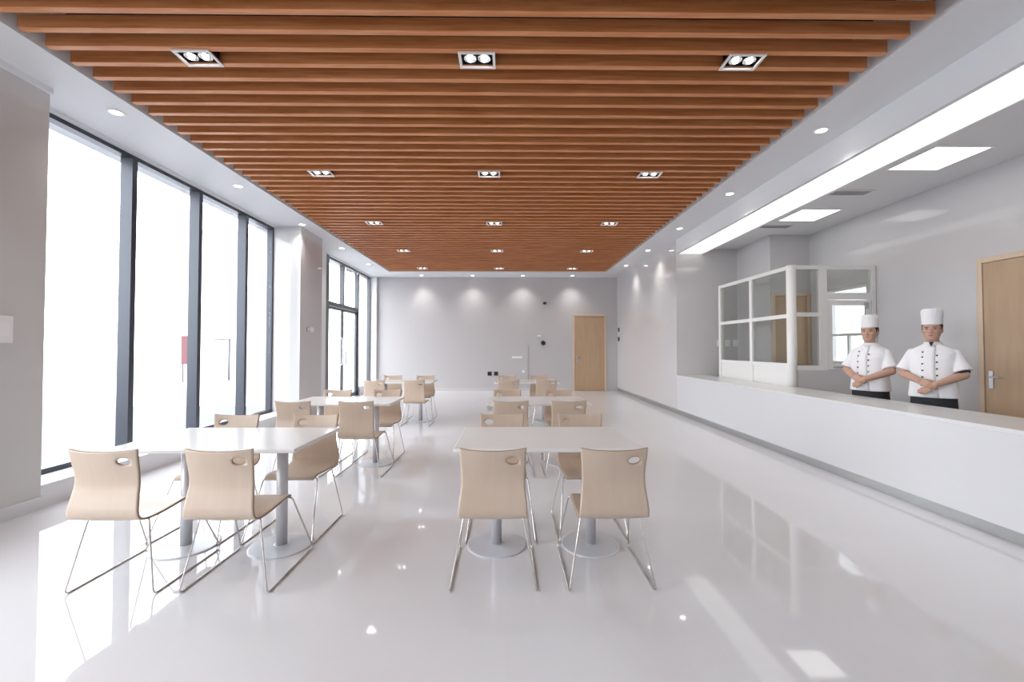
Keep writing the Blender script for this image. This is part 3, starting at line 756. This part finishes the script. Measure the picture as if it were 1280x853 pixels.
    for i in range(len(rings)-1):
        for k in range(n): bm.faces.new([rings[i][k], rings[i][(k+1) % n], rings[i+1][(k+1) % n], rings[i+1][k]])
    bm.faces.new(rings[0][::-1]); bm.faces.new(rings[-1])
    bmesh.ops.rotate(bm, verts=bm.verts, cent=(0, 0, 0), matrix=hr.to_3x3())
    obj('chef_hat', bm, M['jacket'], e, smooth=True)
    if dark_sleeve:
        a = Vector(X(sL)); b = Vector(X(eL)); bm = bmesh.new(); tube(bm, [a.lerp(b, .70), a.lerp(b, .93)], [.055, .054], 18); obj('undershirt_sleeve', bm, M['trouser'], e)
    tag(e, label, 'person'); return e
# facing angle: local +y turned to the world direction
def face(dx, dy): return math.atan2(dy, dx) - PI/2
make_chef((4.57, 4.60, 0), face(-.80, -.60), 'person in white double-breasted chef jacket and tall hat, hands crossed, beside the wooden door', .105, .089, 0.0, dark_sleeve=True)
make_chef((4.50, 5.32, 0), face(-.92, -.40), 'person in white chef jacket beside the glazed enclosure, with the shorter hat', .095, .084, .18)

# ------------------------------------------------------------------ outside
struct('ground_outside', B(-160, 120, -60, 160, -0.16, -0.125), M['plaza'], 'pale concrete plaza outside the windows', 'ground')
struct('ground_paving', B(-30, -4.66, -10, 10.6, -0.125, -0.02), M['asphalt'], 'grey paving just outside the windows', 'paving')
struct('ceiling_overhang', B(-11.7, -4.76, 12.3, 40, 7.4, 7.7), M['overhang'], 'high grey overhang of the building outside the windows', 'overhang')
struct('wall_sky_dimmer', B(8.5, 8.7, 2, 16, -0.125, 9), M['pole2'], 'grey wall added beyond the kitchen window to dim its sky', 'wall')  # added to cut the sky brightness coming through the kitchen window
e = empty('notice_board', (-13.9, 19.0, -0.125))
obj('board', B(-.28, .28, -.02, .02, .80, 2.05), M['red'], e); 
for s in (-1, 1):
    bm = bmesh.new(); tube(bm, [(s*.24, .05, 0), (s*.24, .05, 1.9)], .03, 10); obj('post', bm, M['pole'], e)
tag(e, 'red notice board on two posts outside the windows', 'notice board')
e = empty('post_with_arm', (-13.6, 20.4, -0.125))  # plain post carrying a short arm, no lamp head
bm = bmesh.new(); tube(bm, [(.6, 0, 0), (.6, 0, 1.95)], .05, 10); obj('pole', bm, M['pole'], e)
bm = bmesh.new(); tube(bm, [(-.3, 0, 1.93), (.62, 0, 1.93)], .03, 8); obj('arm', bm, M['pole'], e)
tag(e, 'grey post with a short arm outside, beside the red board', 'post')
e = empty('apartment_building', (-42, 62, -0.125)); tag(e, 'pale distant building washed out by daylight outside the windows', 'building')
obj('wall', B(-5, 6, 0, 12, 0, 18), M['facade'], e); obj('roof', B(-5.3, 6.3, -.3, 12.3, 18, 18.5), M['facade'], e)
for f in range(5):
    for x in (-3, 0.5, 3.6):
        obj('window', B(x, x+1.2, -.06, .0, 2.2+f*3.1, 3.9+f*3.1), M['bwin'], e)

# ------------------------------------------------------------------ light
w = bpy.data.worlds.new('World'); sc.world = w; w.use_nodes = True
nt = w.node_tree; bg = nt.nodes['Background']; bg.inputs['Color'].default_value = (0.93, 0.965, 1.0, 1); bg.inputs['Strength'].default_value = 8.5
def portal(x, y0, y1, z0, z1, sgn):
    l = bpy.data.lights.new('portal', 'AREA'); l.shape = 'RECTANGLE'; l.size = z1-z0; l.size_y = y1-y0; l.cycles.is_portal = True
    o = bpy.data.objects.new('window_portal', l); COL.objects.link(o); o.location = (x, (y0+y1)/2, (z0+z1)/2)
    o.rotation_euler = (0, -PI/2*sgn, 0)
portal(XW-0.12, 3.86, 8.16, 0.22, 3.66, 1)
portal(XW-0.12, 10.45, 13.95, 0.0, 3.66, 1)
portal(XW-0.12, -2.75, 2.25, 0.22, 3.6, 1)
portal(XK+0.16, WY0, WY1, WZ0, WZ1, -1)

# ------------------------------------------------------------------ camera and view
cd = bpy.data.cameras.new('camera'); cam = bpy.data.objects.new('camera', cd); COL.objects.link(cam); sc.camera = cam
F = 541.0; cd.sensor_width = 36; cd.lens = 36*F/1280; cd.clip_start = 0.05; cd.clip_end = 500
PITCH = 0.022; cam.location = (0, 0, 1.40); cam.rotation_euler = (PI/2 + PITCH, 0, -6/F)
cd.shift_y = -(F*math.tan(PITCH) - 8.5)/1280
sc.view_settings.view_transform = 'Standard'; sc.view_settings.look = 'None'; sc.view_settings.exposure = 0; sc.view_settings.gamma = 1
sc.view_settings.use_curve_mapping = False
c = sc.cycles; c.use_denoising = True; c.max_bounces = 10; c.diffuse_bounces = 6; c.glossy_bounces = 5; c.transparent_max_bounces = 16; c.transmission_bounces = 6
c.sample_clamp_indirect = 6; c.caustics_reflective = False; c.caustics_refractive = False
